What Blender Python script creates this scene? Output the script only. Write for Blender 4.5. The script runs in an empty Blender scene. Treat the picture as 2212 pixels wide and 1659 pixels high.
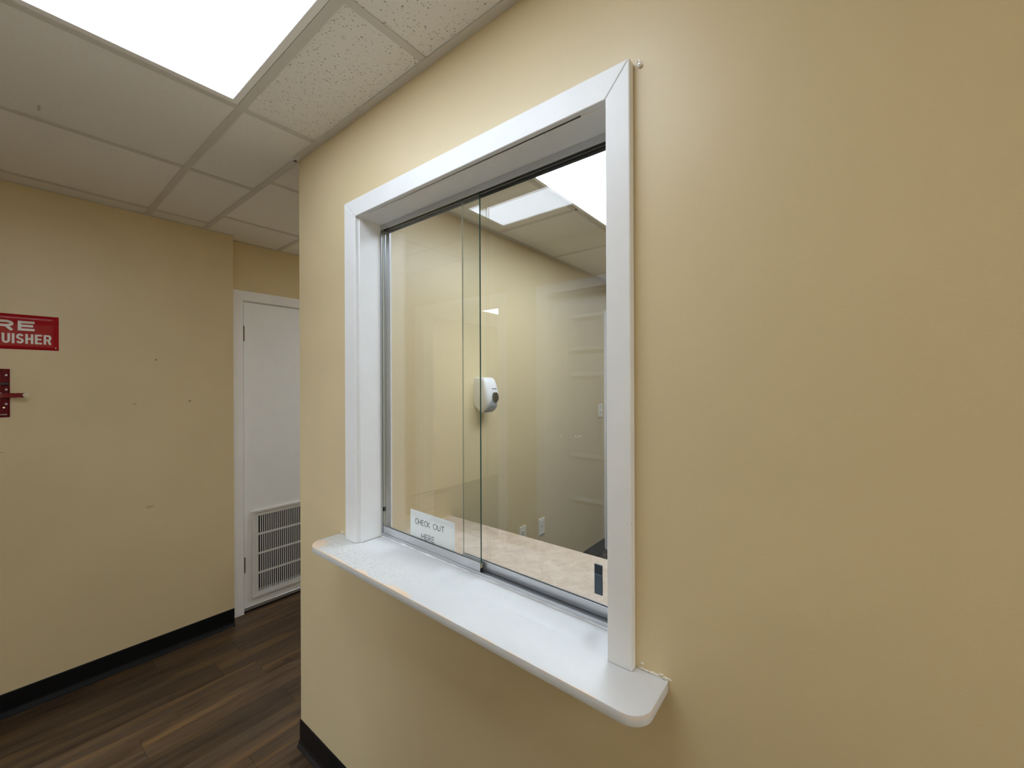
import bpy, bmesh, math, random
from mathutils import Vector, Matrix
random.seed(7)
D = bpy.data
SC = bpy.context.scene
COL = SC.collection

# ---------------------------------------------------------------- camera, world, exposure
CAM_Z = 1.44
cd = D.cameras.new('camera'); cam = D.objects.new('camera', cd); COL.objects.link(cam)
cd.sensor_width = 36.0; cd.lens = 891.65 / 2212 * 36.0; cd.clip_start = 0.02
_y, _p, _r = math.radians(51.634), math.radians(0.0134), math.radians(-0.2293)
fw = Vector((math.sin(_y) * math.cos(_p), math.cos(_y) * math.cos(_p), math.sin(_p)))
rt = Vector((math.cos(_y), -math.sin(_y), 0)); up = rt.cross(fw)
rt2 = math.cos(_r) * rt + math.sin(_r) * up; up2 = -math.sin(_r) * rt + math.cos(_r) * up
cam.matrix_world = Matrix(((rt2.x, up2.x, -fw.x, 0), (rt2.y, up2.y, -fw.y, 0), (rt2.z, up2.z, -fw.z, CAM_Z), (0, 0, 0, 1)))
SC.camera = cam
W = D.worlds.new('world'); SC.world = W; W.use_nodes = True
W.node_tree.nodes['Background'].inputs[0].default_value = (0.5, 0.5, 0.5, 1)
W.node_tree.nodes['Background'].inputs[1].default_value = 0.02
SC.view_settings.view_transform = 'Standard'; SC.view_settings.look = 'None'
SC.view_settings.gamma = 1.0; SC.view_settings.use_curve_mapping = False
SC.view_settings.exposure = 0.0
SC.cycles.max_bounces = 14; SC.cycles.transparent_max_bounces = 24
SC.cycles.diffuse_bounces = 10; SC.cycles.glossy_bounces = 6
SC.cycles.sample_clamp_indirect = 6.0
LAMP_HALL, LAMP_OFFICE, FILL_SIDE, LAMP_ROOM, FILL_BACK = 6.0, 13.0, 22.0, 25.0, 18.5
LAMP_COL = (0.84, 0.945, 1.09)

# ---------------------------------------------------------------- dimensions (metres)
H = 2.3373          # ceiling
XW = 0.7696         # hall face of the window wall
XO = 0.885          # office face of the window wall
YC = 1.6944         # outside corner of the window wall
Y2 = 1.600          # office side wall (faces -Y)
YL = 2.853          # far hall wall
XL = 0.9065         # its end
YD = 2.945          # recessed wall with the closet door
XA = -0.425         # wall opposite the window
XA2 = XA - 0.11
BB = 0.101          # baseboard height
def z0(y): return 0.8955 + (y - 0.31) * 0.0183     # ledge top, not quite level

# ---------------------------------------------------------------- mesh helpers
class MB:
    def __init__(s): s.v = []; s.f = []; s.m = []
    def face(s, pts, m=0):
        n = len(s.v); s.v += [tuple(p) for p in pts]; s.f.append(tuple(range(n, n + len(pts)))); s.m.append(m)
    def box(s, a, b, m=0):
        x0, y0, zz0 = a; x1, y1, z1 = b; n = len(s.v)
        s.v += [(x0, y0, zz0), (x1, y0, zz0), (x1, y1, zz0), (x0, y1, zz0), (x0, y0, z1), (x1, y0, z1), (x1, y1, z1), (x0, y1, z1)]
        for f in ((0, 3, 2, 1), (4, 5, 6, 7), (0, 1, 5, 4), (1, 2, 6, 5), (2, 3, 7, 6), (3, 0, 4, 7)):
            s.f.append(tuple(n + i for i in f)); s.m.append(m)
        return s
    def hexa(s, p, m=0):      # 8 corner points in box order
        n = len(s.v); s.v += [tuple(q) for q in p]
        for f in ((0, 3, 2, 1), (4, 5, 6, 7), (0, 1, 5, 4), (1, 2, 6, 5), (2, 3, 7, 6), (3, 0, 4, 7)):
            s.f.append(tuple(n + i for i in f)); s.m.append(m)
        return s
    def prism(s, poly, axis, t0, t1, m=0):    # poly: 2-D loop; axis extruded from t0 to t1
        def P(a, b, t):
            return {'X': (t, a, b), 'Y': (a, t, b), 'Z': (a, b, t)}[axis]
        n = len(s.v); k = len(poly)
        s.v += [P(a, b, t0) for a, b in poly] + [P(a, b, t1) for a, b in poly]
        s.f.append(tuple(n + i for i in range(k))); s.f.append(tuple(n + k + i for i in reversed(range(k)))); s.m += [m, m]
        for i in range(k):
            j = (i + 1) % k
            s.f.append((n + j, n + i, n + k + i, n + k + j)); s.m.append(m)
        return s
    def cyl(s, c, axis, r, t0, t1, seg=16, m=0, r1=None):
        r1 = r if r1 is None else r1; n = len(s.v)
        def P(a, b, t):
            return {'X': (t, c[0] + a, c[1] + b), 'Y': (c[0] + a, t, c[1] + b), 'Z': (c[0] + a, c[1] + b, t)}[axis]
        for rr, t in ((r, t0), (r1, t1)):
            for i in range(seg):
                q = 2 * math.pi * i / seg; s.v.append(P(rr * math.cos(q), rr * math.sin(q), t))
        s.f.append(tuple(n + i for i in range(seg))); s.f.append(tuple(n + seg + i for i in reversed(range(seg)))); s.m += [m, m]
        for i in range(seg):
            j = (i + 1) % seg; s.f.append((n + j, n + i, n + seg + i, n + seg + j)); s.m.append(m)
        return s
    def tube(s, pts, r, seg=10, m=0):
        pts = [Vector(p) for p in pts]; n = len(s.v); k = len(pts)
        for i, p in enumerate(pts):
            d = (pts[min(i + 1, k - 1)] - pts[max(i - 1, 0)]).normalized()
            a = d.orthogonal().normalized() if i == 0 else (pa - d * pa.dot(d)).normalized()
            pa = a; b = d.cross(a)
            for q in range(seg):
                w = 2 * math.pi * q / seg; s.v.append(tuple(p + (a * math.cos(w) + b * math.sin(w)) * r))
        for i in range(k - 1):
            for q in range(seg):
                e = (q + 1) % seg
                s.f.append((n + i * seg + q, n + i * seg + e, n + (i + 1) * seg + e, n + (i + 1) * seg + q)); s.m.append(m)
        s.f.append(tuple(n + q for q in reversed(range(seg)))); s.f.append(tuple(n + (k - 1) * seg + q for q in range(seg))); s.m += [m, m]
        return s
    def build(s, name, mats, parent=None, bevel=0, segs=2, smooth=False, origin=None, angle=35):
        me = D.meshes.new(name)
        o0 = Vector(origin) if origin else Vector((0, 0, 0))
        me.from_pydata([tuple(Vector(v) - o0) for v in s.v], [], s.f); me.update()
        if not isinstance(mats, (list, tuple)): mats = [mats]
        for mt in mats: me.materials.append(mt)
        for p, m in zip(me.polygons, s.m): p.material_index = m
        bm = bmesh.new(); bm.from_mesh(me); bmesh.ops.recalc_face_normals(bm, faces=bm.faces)
        if bevel:
            ed = [e for e in bm.edges if len(e.link_faces) == 2 and e.calc_face_angle(0) > 0.5]
            bmesh.ops.bevel(bm, geom=ed, offset=bevel, segments=segs, profile=0.5, affect='EDGES', clamp_overlap=True)
        bm.to_mesh(me); bm.free()
        if smooth:
            for p in me.polygons: p.use_smooth = True
            try: me.set_sharp_from_angle(angle=math.radians(angle))
            except Exception: pass
        o = D.objects.new(name, me); COL.objects.link(o)
        o.location = o0
        if parent is not None:
            o.parent = parent
            o.matrix_parent_inverse = Matrix.Identity(4)
            o.location = o0 - world_loc(parent)
        return o
def world_loc(o):
    v = Vector((0, 0, 0))
    while o is not None: v = v + Vector(o.location); o = o.parent
    return v
def tag(o, label, cat, group=None, kind=None):
    o['label'] = label; o['category'] = cat
    if group: o['group'] = group
    if kind: o['kind'] = kind
    return o
def thing(name, loc, label, cat, group=None, kind=None):
    o = D.objects.new(name, None); COL.objects.link(o); o.location = loc; o.empty_display_size = 0.05
    return tag(o, label, cat, group, kind)
def copy_part(o, parent, loc, name=None):
    c = o.copy(); COL.objects.link(c); c.parent = parent; c.location = Vector(loc) - world_loc(parent)
    return c

# ---------------------------------------------------------------- materials
class NT:
    def __init__(s, name):
        s.m = D.materials.new(name); s.m.use_nodes = True; s.t = s.m.node_tree; s.n = s.t.nodes; s.b = s.n['Principled BSDF']
    def new(s, t, **k):
        x = s.n.new(t)
        for a, v in k.items():
            if a == 'ins':
                for i, w in v.items(): s.put(x, i, w)
            else: setattr(x, a, v)
        return x
    def put(s, x, i, w):
        if hasattr(w, 'is_output') or hasattr(w, 'links'): s.t.links.new(w, x.inputs[i])
        else: x.inputs[i].default_value = w
    def geo(s): return s.new('ShaderNodeNewGeometry').outputs['Position']
    def mapv(s, v, scale, loc=(0, 0, 0), rot=(0, 0, 0)):
        return s.new('ShaderNodeMapping', ins={'Vector': v, 'Scale': scale, 'Location': loc, 'Rotation': rot}).outputs[0]
    def noise(s, v, sc, det=3, rough=0.5, dist=0.0):
        return s.new('ShaderNodeTexNoise', ins={'Vector': v, 'Scale': sc, 'Detail': det, 'Roughness': rough, 'Distortion': dist}).outputs[0]
    def math(s, op, a, b=None, c=None, clamp=False):
        x = s.new('ShaderNodeMath', operation=op, use_clamp=clamp); s.put(x, 0, a)
        if b is not None: s.put(x, 1, b)
        if c is not None: s.put(x, 2, c)
        return x.outputs[0]
    def ramp(s, f, stops, interp='LINEAR'):
        x = s.new('ShaderNodeValToRGB', ins={0: f}); r = x.color_ramp; r.interpolation = interp
        while len(r.elements) > 1: r.elements.remove(r.elements[-1])
        r.elements[0].position = stops[0][0]; r.elements[0].color = tuple(stops[0][1]) + (1,)
        for p, c in stops[1:]:
            e = r.elements.new(p); e.color = tuple(c) + (1,)
        return x.outputs[0]
    def mix(s, f, a, b, mode='MIX'):
        x = s.new('ShaderNodeMix', data_type='RGBA', blend_type=mode)
        s.put(x, 0, f)
        for i, w in ((6, a), (7, b)):
            if isinstance(w, (tuple, list)): w = tuple(w) + (1,) if len(w) == 3 else w
            s.put(x, i, w)
        return x.outputs[2]
    def bump(s, h, strength, dist=0.001, normal=None):
        k = {'Height': h, 'Strength': strength, 'Distance': dist}
        if normal is not None: k['Normal'] = normal
        o = s.new('ShaderNodeBump', ins=k).outputs[0]; s.t.links.new(o, s.b.inputs['Normal']); return o
    def set(s, **k):
        for a, v in k.items():
            i = {'color': 'Base Color', 'rough': 'Roughness', 'metal': 'Metallic', 'spec': 'Specular IOR Level', 'coat': 'Coat Weight', 'coat_rough': 'Coat Roughness'}[a]
            if isinstance(v, (tuple, list)): v = tuple(v) + (1,)
            s.put(s.b, i, v)
        return s
    def smooth(s, v, lo, hi):     # 0 below lo, 1 above hi
        x = s.new('ShaderNodeMapRange', interpolation_type='SMOOTHSTEP', ins={0: v, 1: lo, 2: hi, 3: 0.0, 4: 1.0}); return x.outputs[0]
    def spot(s, pos, c, r, stretch=(1, 1, 1), soft=0.5, jig=None):   # 1 inside an ellipsoid about c
        d = s.new('ShaderNodeVectorMath', operation='SUBTRACT', ins={0: pos, 1: c}).outputs[0]
        d = s.new('ShaderNodeVectorMath', operation='DIVIDE', ins={0: d, 1: tuple(r * q for q in stretch)}).outputs[0]
        l = s.new('ShaderNodeVectorMath', operation='LENGTH', ins={0: d}).outputs[1]
        if jig is not None: l = s.math('ADD', l, jig)
        return s.smooth(l, 1.0, 1.0 - soft)
def simple(name, col, rough=0.5, metal=0.0, spec=0.5, bump=None, coat=0.0, var=0.0):
    t = NT(name); t.set(color=col, rough=rough, metal=metal, spec=spec, coat=coat)
    p = t.geo()
    if var:
        n = t.noise(p, 9, 4, 0.6)
        t.set(color=t.mix(t.smooth(n, 0.3, 0.7), tuple(c * (1 - var) for c in col), tuple(min(1, c * (1 + var)) for c in col)))
    if bump: t.bump(t.noise(p, bump[0], 3, 0.6), bump[1], bump[2])
    return t.m

WALL = (0.655, 0.535, 0.318)
def wall_mat(name, marks=()):
    t = NT(name); p = t.geo()
    n = t.noise(p, 2.2, 3, 0.5)
    c = t.mix(t.smooth(n, 0.3, 0.7), tuple(q * 0.97 for q in WALL), tuple(q * 1.03 for q in WALL))
    for (ctr, r, st, soft, col, jig) in marks:
        j = t.math('MULTIPLY', t.math('SUBTRACT', t.noise(p, 120, 3, 0.6), 0.5), jig) if jig else None
        c = t.mix(t.spot(p, ctr, r, st, soft, j), c, col)
    t.set(color=c, rough=0.40, spec=0.5)
    r = t.noise(p, 6, 3, 0.6); t.put(t.b, 'Roughness', t.math('MULTIPLY_ADD', r, 0.12, 0.34))
    h = t.math('ADD', t.math('MULTIPLY', t.noise(p, 420, 2, 0.5), 0.5), t.noise(p, 38, 3, 0.5))
    t.bump(h, 0.16, 0.0016)
    return t.m
DK = (0.20, 0.15, 0.08)
M_wall = wall_mat('tan_wall_paint', [
    ((XW, -0.32, 0.49), 0.006, (1, 1, 1), 0.6, (0.40, 0.31, 0.17), 0.6)])
M_wall_far = wall_mat('tan_wall_paint_far', [
    ((0.5476, YL, 1.5777), 0.006, (1, 1, 1.2), 0.6, (0.22, 0.17, 0.09), 1.2), ((0.6931, YL, 1.353), 0.008, (1.2, 1, 0.8), 0.6, (0.30, 0.23, 0.13), 1.0),
    ((0.462, YL, 1.345), 0.010, (1.2, 1, 0.8), 0.9, (0.47, 0.37, 0.21), 1.0), ((0.0247, YL, 1.152), 0.02, (1, 1, 0.10), 0.8, (0.30, 0.23, 0.13), 0.5),
    ((0.52, YL, 0.80), 0.03, (1, 1, 0.4), 0.9, (0.47, 0.37, 0.21), 0.8)])
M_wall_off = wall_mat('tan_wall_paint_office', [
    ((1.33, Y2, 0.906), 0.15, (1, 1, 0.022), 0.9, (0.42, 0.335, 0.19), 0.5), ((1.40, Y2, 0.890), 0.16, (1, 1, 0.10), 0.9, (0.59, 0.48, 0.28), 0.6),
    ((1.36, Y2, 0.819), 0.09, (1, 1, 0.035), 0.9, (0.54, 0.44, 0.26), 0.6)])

def white_mat(name, col=(0.80, 0.80, 0.79), rough=0.38, marks=()):
    t = NT(name); p = t.geo(); n = t.noise(p, 14, 4, 0.6)
    c = t.mix(t.smooth(n, 0.35, 0.7), tuple(q * 0.97 for q in col), col)
    d = t.noise(t.mapv(p, (1, 1, 0.35)), 95, 2, 0.5)
    c = t.mix(t.math('MULTIPLY', t.smooth(d, 0.735, 0.77), 0.45), c, (0.33, 0.32, 0.30))
    t.set(color=c, rough=rough)
    h = t.math('ADD', t.noise(t.mapv(p, (60, 60, 6)), 1.0, 3, 0.6), t.math('MULTIPLY', t.noise(p, 260, 2), 0.4))
    t.bump(h, 0.12, 0.0012)
    return t.m
M_white = white_mat('white_trim_paint')
M_white_h = white_mat('white_trim_paint_head')
M_door = simple('white_door_paint', (0.86, 0.865, 0.865), 0.42, bump=(45, 0.05, 0.001), var=0.015)
M_door_jamb = simple('white_door_casing_paint', (0.84, 0.83, 0.83), 0.40, bump=(60, 0.08, 0.001), var=0.02)

def ledge_mat():
    t = NT('worn_white_ledge_paint'); p = t.geo()
    base = (0.66, 0.66, 0.65); wood = (0.74, 0.54, 0.37)
    n = t.noise(p, 10, 4, 0.6)
    c = t.mix(t.smooth(n, 0.35, 0.7), (0.63, 0.63, 0.62), base)
    sx = t.new('ShaderNodeSeparateXYZ', ins={0: p}); x, y, z = sx.outputs
    arr = t.math('SUBTRACT', z, t.math('MULTIPLY_ADD', y, 0.0183, 0.8955 - 0.31 * 0.0183))
    # scuffed, speckled area at the far end, on the top only
    zone = t.math('MULTIPLY', t.math('MULTIPLY', t.smooth(y, 0.72, 1.12), t.smooth(x, 0.80, 0.70)), t.smooth(arr, -0.003, -0.001))
    zone2 = t.math('MULTIPLY_ADD', zone, 0.115, 0.0)
    sc = t.noise(t.mapv(p, (210, 80, 60), rot=(0, 0, 0.7)), 1.0, 3, 0.65)
    c = t.mix(t.math('MULTIPLY', t.smooth(t.math('ADD', sc, zone2), 0.715, 0.75), 0.75), c, (0.34, 0.33, 0.31))
    st = t.noise(t.mapv(p, (190, 120, 100), rot=(0, 0, 0.5)), 1.0, 4, 0.7)
    c = t.mix(t.math('MULTIPLY', t.math('MULTIPLY', t.smooth(st, 0.46, 0.60), zone), 0.75), c, (0.58, 0.555, 0.47))
    # bare wood where the paint has gone
    jig = t.math('MULTIPLY', t.math('SUBTRACT', t.noise(p, 120, 5, 0.75), 0.5), 2.4)
    bare = None
    for ctr, r, s_ in (((0.662, 1.350, 0.914), 0.036, (1.3, 1.0, 1)), ((0.652, 1.060, 0.909), 0.030, (0.30, 1, 1)), ((0.650, 0.895, 0.906), 0.058, (0.27, 1, 1)),
                       ((0.650, 1.20, 0.912), 0.05, (0.12, 1, 0.5))):
        q = t.spot(p, ctr, r, s_, 0.25, jig); bare = q if bare is None else t.math('MAXIMUM', bare, q)
    bare = t.math('MULTIPLY', bare, t.smooth(arr, -0.0030, -0.0012))
    # thin worn line along the top arris
    edge = t.math('MULTIPLY', t.smooth(arr, -0.0042, -0.0012), t.smooth(x, 0.6525, 0.6495))
    wear = t.math('MULTIPLY', t.smooth(t.noise(t.mapv(p, (40, 16, 40)), 1.0, 4, 0.7), 0.44, 0.56), 0.75)
    wear2 = t.math('MAXIMUM', wear, t.smooth(y, 0.80, 0.95))
    bare = t.math('MAXIMUM', bare, t.math('MULTIPLY', edge, wear2))
    # worn rim round the near corner
    rim = t.math('MULTIPLY', t.spot(p, (0.668, 0.262, 0.890), 0.045, (1, 1, 0.10), 0.4, jig), t.smooth(arr, -0.0008, -0.0020))
    bare = t.math('MAXIMUM', bare, t.math('MULTIPLY', rim, 0.4))
    wc = t.mix(t.noise(t.mapv(p, (150, 12, 150)), 1, 3), (0.80, 0.65, 0.49), wood)
    c = t.mix(bare, c, wc)
    # grey rubs on the front edge
    rub = t.noise(t.mapv(p, (14, 14, 70)), 1.0, 4, 0.65)
    low = t.math('MULTIPLY', t.smooth(arr, -0.002, -0.006), t.smooth(rub, 0.56, 0.70))
    c = t.mix(t.math('MULTIPLY', low, 0.5), c, (0.45, 0.42, 0.40))
    t.set(color=c, rough=0.50)
    h = t.math('ADD', t.math('MULTIPLY', t.noise(p, 200, 3, 0.6), 0.5), t.noise(t.mapv(p, (90, 20, 50)), 1.0, 3, 0.6))
    t.bump(h, 0.16, 0.0012)
    return t.m
M_ledge = ledge_mat()

def alu_mat(name, col=(0.60, 0.61, 0.63), rough=0.32):
    t = NT(name); p = t.geo()
    t.set(color=col, rough=rough, metal=0.85)
    t.bump(t.noise(t.mapv(p, (400, 6, 400)), 1.0, 2), 0.04, 0.0005)
    return t.m
M_alu = alu_mat('satin_aluminium'); M_alu_dk = alu_mat('dull_aluminium_channel', (0.30, 0.31, 0.32), 0.45)
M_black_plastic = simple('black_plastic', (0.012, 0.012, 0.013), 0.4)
M_brass = simple('aged_bronze_hinge', (0.20, 0.15, 0.09), 0.4, 0.7)

def glass_mat(name, tint=(0.982, 0.993, 0.985)):
    t = NT(name); n = t.n; n.remove(t.b)
    g = t.new('ShaderNodeNewGeometry')
    ior = t.new('ShaderNodeMapRange', ins={0: g.outputs['Backfacing'], 1: 0.0, 2: 1.0, 3: 1.60, 4: 1 / 1.60}).outputs[0]
    fr = t.new('ShaderNodeFresnel', ins={'IOR': ior}).outputs[0]
    tr = t.new('ShaderNodeBsdfTransparent', ins={0: tuple(tint) + (1,)}).outputs[0]
    gl = t.new('ShaderNodeBsdfGlossy', ins={0: (1, 1, 1, 1), 'Roughness': 0.0}).outputs[0]
    mx = t.new('ShaderNodeMixShader', ins={0: fr, 1: tr, 2: gl}).outputs[0]
    t.t.links.new(mx, n['Material Output'].inputs[0])
    return t.m
M_glass = glass_mat('clear_glass')
M_glass_edge_far = simple('pale_glass_edge', (0.42, 0.42, 0.33), 0.2, 0.0, 0.6)
M_glass_edge = simple('polished_glass_edge', (0.035, 0.10, 0.085), 0.15, 0.0, 0.6)

STAINS = [((0.099, 2.027, 2.3395), 0.032, (0.16, 1.0, 1)), ((0.281, 2.128, 2.339), 0.005, (1.6, 0.7, 1))]
def tile_mat(name, strength):
    t = NT(name); p = t.geo()
    oi = t.new('ShaderNodeObjectInfo')
    base = (0.89, 0.87, 0.83)
    k = t.math('MULTIPLY_ADD', oi.outputs['Random'], 0.06, 0.97)
    c = t.mix(1.0, base, t.new('ShaderNodeCombineColor', ins={0: k, 1: k, 2: k}).outputs[0], 'MULTIPLY')
    n = t.noise(p, 300, 2); c = t.mix(t.math('MULTIPLY', t.smooth(n, 0.4, 0.7), 0.12), c, (0.5, 0.46, 0.41))
    # punched pin holes and short fissures
    pv = t.mapv(p, (0.62, 1.0, 1.0))
    v = t.new('ShaderNodeTexVoronoi', feature='F1', ins={'Vector': pv, 'Scale': 150.0, 'Randomness': 1.0})
    hole = t.smooth(v.outputs['Distance'], 0.29, 0.15)
    cc = t.new('ShaderNodeSeparateColor', ins={0: v.outputs['Color']})
    hole = t.math('MULTIPLY', hole, t.math('MULTIPLY', t.smooth(cc.outputs[0], 0.20, 0.24), t.math('MULTIPLY_ADD', cc.outputs[1], 0.75, 0.25)))
    v2 = t.new('ShaderNodeTexVoronoi', feature='F1', ins={'Vector': t.mapv(p, (1.0, 0.55, 1.0), loc=(3, 1, 0)), 'Scale': 85.0, 'Randomness': 1.0})
    c2 = t.new('ShaderNodeSeparateColor', ins={0: v2.outputs['Color']})
    fis = t.math('MULTIPLY', t.smooth(v2.outputs['Distance'], 0.17, 0.09), t.smooth(c2.outputs[0], 0.86, 0.90))
    hole = t.math('MAXIMUM', hole, fis)
    c = t.mix(t.math('MULTIPLY', hole, 0.85 * strength), c, (0.14, 0.12, 0.095))
    if name.startswith('plain'):
        for ctr, r_, st in STAINS: c = t.mix(t.spot(p, ctr, r_, st, 0.6), c, (0.60, 0.54, 0.47))
    t.set(color=c, rough=0.9, spec=0.1)
    h = t.math('SUBTRACT', t.math('MULTIPLY', t.noise(p, 500, 2), 0.25), t.math('MULTIPLY', hole, strength))
    t.bump(h, 0.25, 0.002)
    return t.m
M_tile = tile_mat('mineral_fibre_tile', 1.0); M_tile_mid = tile_mat('lightly_pitted_tile', 0.22); M_tile_plain = tile_mat('plain_mineral_fibre_tile', 0.10)
M_tee = simple('cream_ceiling_tee', (0.66, 0.635, 0.59), 0.5, spec=0.3, bump=(200, 0.03, 0.001), var=0.02)
M_lightframe = simple('white_fixture_frame', (0.92, 0.91, 0.89), 0.4)
def emit(name, col, s):
    t = NT(name); n = t.n; n.remove(t.b)
    p = t.geo(); k = t.noise(t.mapv(p, (1, 1, 1)), 3.0, 2)
    cc = t.mix(k, tuple(q * 0.96 for q in col), col)
    e = t.new('ShaderNodeEmission', ins={0: cc, 1: s}).outputs[0]
    t.t.links.new(e, n['Material Output'].inputs[0]); return t.m

def wood_mat():
    t = NT('dark_vinyl_plank'); p = t.geo(); oi = t.new('ShaderNodeObjectInfo'); r = oi.outputs['Random']
    off = t.new('ShaderNodeCombineXYZ', ins={0: t.math('MULTIPLY', r, 37.0), 1: t.math('MULTIPLY', r, 91.0), 2: 0.0}).outputs[0]
    q = t.new('ShaderNodeVectorMath', operation='ADD', ins={0: p, 1: off}).outputs[0]
    g = t.noise(t.mapv(q, (2.4, 30, 1)), 1.0, 5, 0.62, 0.6)
    f = t.noise(t.mapv(q, (10, 230, 1)), 1.0, 3, 0.6)
    b = t.noise(t.mapv(q, (1.3, 13, 1)), 1.0, 3, 0.5, 0.5)
    b2 = t.noise(t.mapv(q, (1.0, 9, 1), loc=(5, 3, 0)), 1.0, 3, 0.5, 0.5)
    c = t.ramp(g, [(0.25, (0.030, 0.016, 0.009)), (0.40, (0.085, 0.050, 0.030)), (0.55, (0.130, 0.082, 0.052)), (0.72, (0.185, 0.125, 0.080))])
    c = t.mix(t.math('MULTIPLY', t.smooth(b, 0.50, 0.64), 0.80), c, t.mix(g, (0.170, 0.090, 0.034), (0.310, 0.190, 0.085)))
    c = t.mix(t.math('MULTIPLY', t.smooth(b2, 0.46, 0.32), 0.75), c, t.mix(g, (0.045, 0.028, 0.020), (0.150, 0.112, 0.085)))
    c = t.mix(t.math('MULTIPLY', t.smooth(f, 0.42, 0.75), 0.30), c, (0.24, 0.175, 0.115))
    kn = t.noise(t.mapv(q, (8.5, 24, 1)), 1.0, 2, 0.5)
    c = t.mix(t.math('MULTIPLY', t.smooth(kn, 0.70, 0.78), 0.85), c, (0.018, 0.010, 0.007))
    k = t.math('MULTIPLY_ADD', r, 0.32, 0.42)
    c = t.mix(1.0, c, t.new('ShaderNodeCombineColor', ins={0: k, 1: t.math('MULTIPLY', k, 0.93), 2: t.math('MULTIPLY', k, 0.76)}).outputs[0], 'MULTIPLY')
    t.set(color=c, rough=0.42, spec=0.4)
    t.bump(t.math('ADD', f, g), 0.12, 0.0006)
    return t.m
M_wood = wood_mat()
M_under = simple('floor_underlay', (0.02, 0.014, 0.010), 0.8)
M_base = simple('black_cove_base', (0.005, 0.0048, 0.005), 0.5, spec=0.18, bump=(60, 0.04, 0.001))
M_base_b = simple('brown_black_cove_base', (0.010, 0.007, 0.006), 0.5, spec=0.2, bump=(60, 0.04, 0.001))

def laminate():
    t = NT('beige_stone_laminate'); p = t.geo()
    n = t.noise(p, 16, 5, 0.65, 0.8); c = t.ramp(n, [(0.28, (0.43, 0.32, 0.225)), (0.48, (0.545, 0.43, 0.33)), (0.68, (0.64, 0.53, 0.43))])
    v = t.noise(t.mapv(p, (110, 150, 60)), 1.0, 4, 0.7); c = t.mix(t.math('MULTIPLY', t.smooth(v, 0.58, 0.68), 0.75), c, (0.78, 0.69, 0.57))
    d = t.noise(t.mapv(p, (150, 90, 60), loc=(4, 2, 1)), 1.0, 4, 0.7); c = t.mix(t.math('MULTIPLY', t.smooth(d, 0.55, 0.68), 0.6), c, (0.33, 0.235, 0.16))
    t.set(color=c, rough=0.34); return t.m
M_lam = laminate()
M_lam_edge = simple('pale_laminate_edge', (0.72, 0.60, 0.47), 0.4)
M_cab = simple('cabinet_side_laminate', (0.50, 0.42, 0.30), 0.5, var=0.03)
M_paper = simple('white_paper', (0.90, 0.91, 0.93), 0.7, spec=0.2, bump=(30, 0.05, 0.001))
M_ink = simple('black_ink', (0.03, 0.03, 0.035), 0.6)
M_ivory = simple('ivory_plastic', (0.78, 0.74, 0.62), 0.35)
M_slot = simple('dark_slot', (0.02, 0.018, 0.015), 0.6)
M_disp = simple('white_dispenser_plastic', (0.74, 0.74, 0.73), 0.28)
M_lever = simple('grey_dispenser_lever', (0.30, 0.335, 0.39), 0.32)
M_window_dk = simple('smoked_window', (0.014, 0.013, 0.011), 0.15)
M_red = NT('glossy_red_enamel').set(color=(0.36, 0.004, 0.010), rough=0.5, spec=0.05, coat=0.25, coat_rough=0.03).m
M_red_dk = simple('dark_red_enamel', (0.15, 0.004, 0.008), 0.35, spec=0.12, bump=(90, 0.05, 0.001), var=0.12)
M_signtext = simple('sign_white_print', (0.72, 0.68, 0.64), 0.3)
M_cream = simple('cream_vinyl', (0.66, 0.58, 0.40), 0.5)
M_rub = simple('black_rubber', (0.010, 0.010, 0.011), 0.5)
M_pull = simple('slate_blue_pull', (0.050, 0.072, 0.095), 0.30, 0.2)
M_pull_dk = simple('dark_slate_pull', (0.020, 0.030, 0.042), 0.30, 0.2)
M_dark = simple('dark_closet', (0.02, 0.02, 0.022), 0.9)
M_grille = simple('painted_steel_grille', (0.70, 0.69, 0.66), 0.42)
M_caulk = simple('white_caulk', (0.70, 0.70, 0.70), 0.5)
M_plaster = simple('torn_plaster', (0.84, 0.80, 0.74), 0.8)
M_chrome = simple('bright_metal', (0.75, 0.74, 0.72), 0.2, 1.0)
M_hook = simple('clear_white_plastic', (0.86, 0.86, 0.86), 0.18)

# ---------------------------------------------------------------- walls
YB = -3.0      # hall end behind the camera
w = MB()
OY0, OY1, OZ0, OZ1 = 0.343, 1.270, 0.875, 2.016
w.box((XW, YB, 0), (XO, OY0, H)); w.box((XW, OY1, 0), (XO, YC, H)); w.box((XW, OY0, 0), (XO, OY1, OZ0)); w.box((XW, OY0, OZ1), (XO, OY1, H))
wr = tag(w.build('wall_right', M_wall), 'satin tan wall around the sliding glass service window', 'wall', kind='structure')
w = MB(); DX0, DX1, DZ = 3.372, 4.19, 2.02
w.box((XO, Y2, 0), (DX0, YC, H)); w.box((DX1, Y2, 0), (4.6, YC, H)); w.box((DX0, Y2, DZ), (DX1, YC, H))
tag(w.build('wall_office', M_wall_off), 'tan office wall behind the glass, carrying the soap dispenser', 'wall', kind='structure')
w = MB().box((XA2, YL, 0), (XL, YD, H))
tag(w.build('wall_left', M_wall_far), 'tan wall on the left with the red sign', 'wall', kind='structure')
CX0, CX1, CZ = 0.985, 1.80, 1.985      # closet door opening
w = MB(); w.box((XL, YD, 0), (CX0 - 0.001, YD + 0.1, H)); w.box((CX1, YD, 0), (4.6, YD + 0.1, H)); w.box((CX0 - 0.001, YD, CZ), (CX1, YD + 0.1, H))
tag(w.build('wall_back', M_wall_far), 'shadowed tan wall over the closet door', 'wall', kind='structure')
# wall across the hall: panelled door and a cased opening
AY0, AY1 = 0.565, 1.440; BY0, BY1 = 1.815, 2.60; AZ = 2.00

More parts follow.
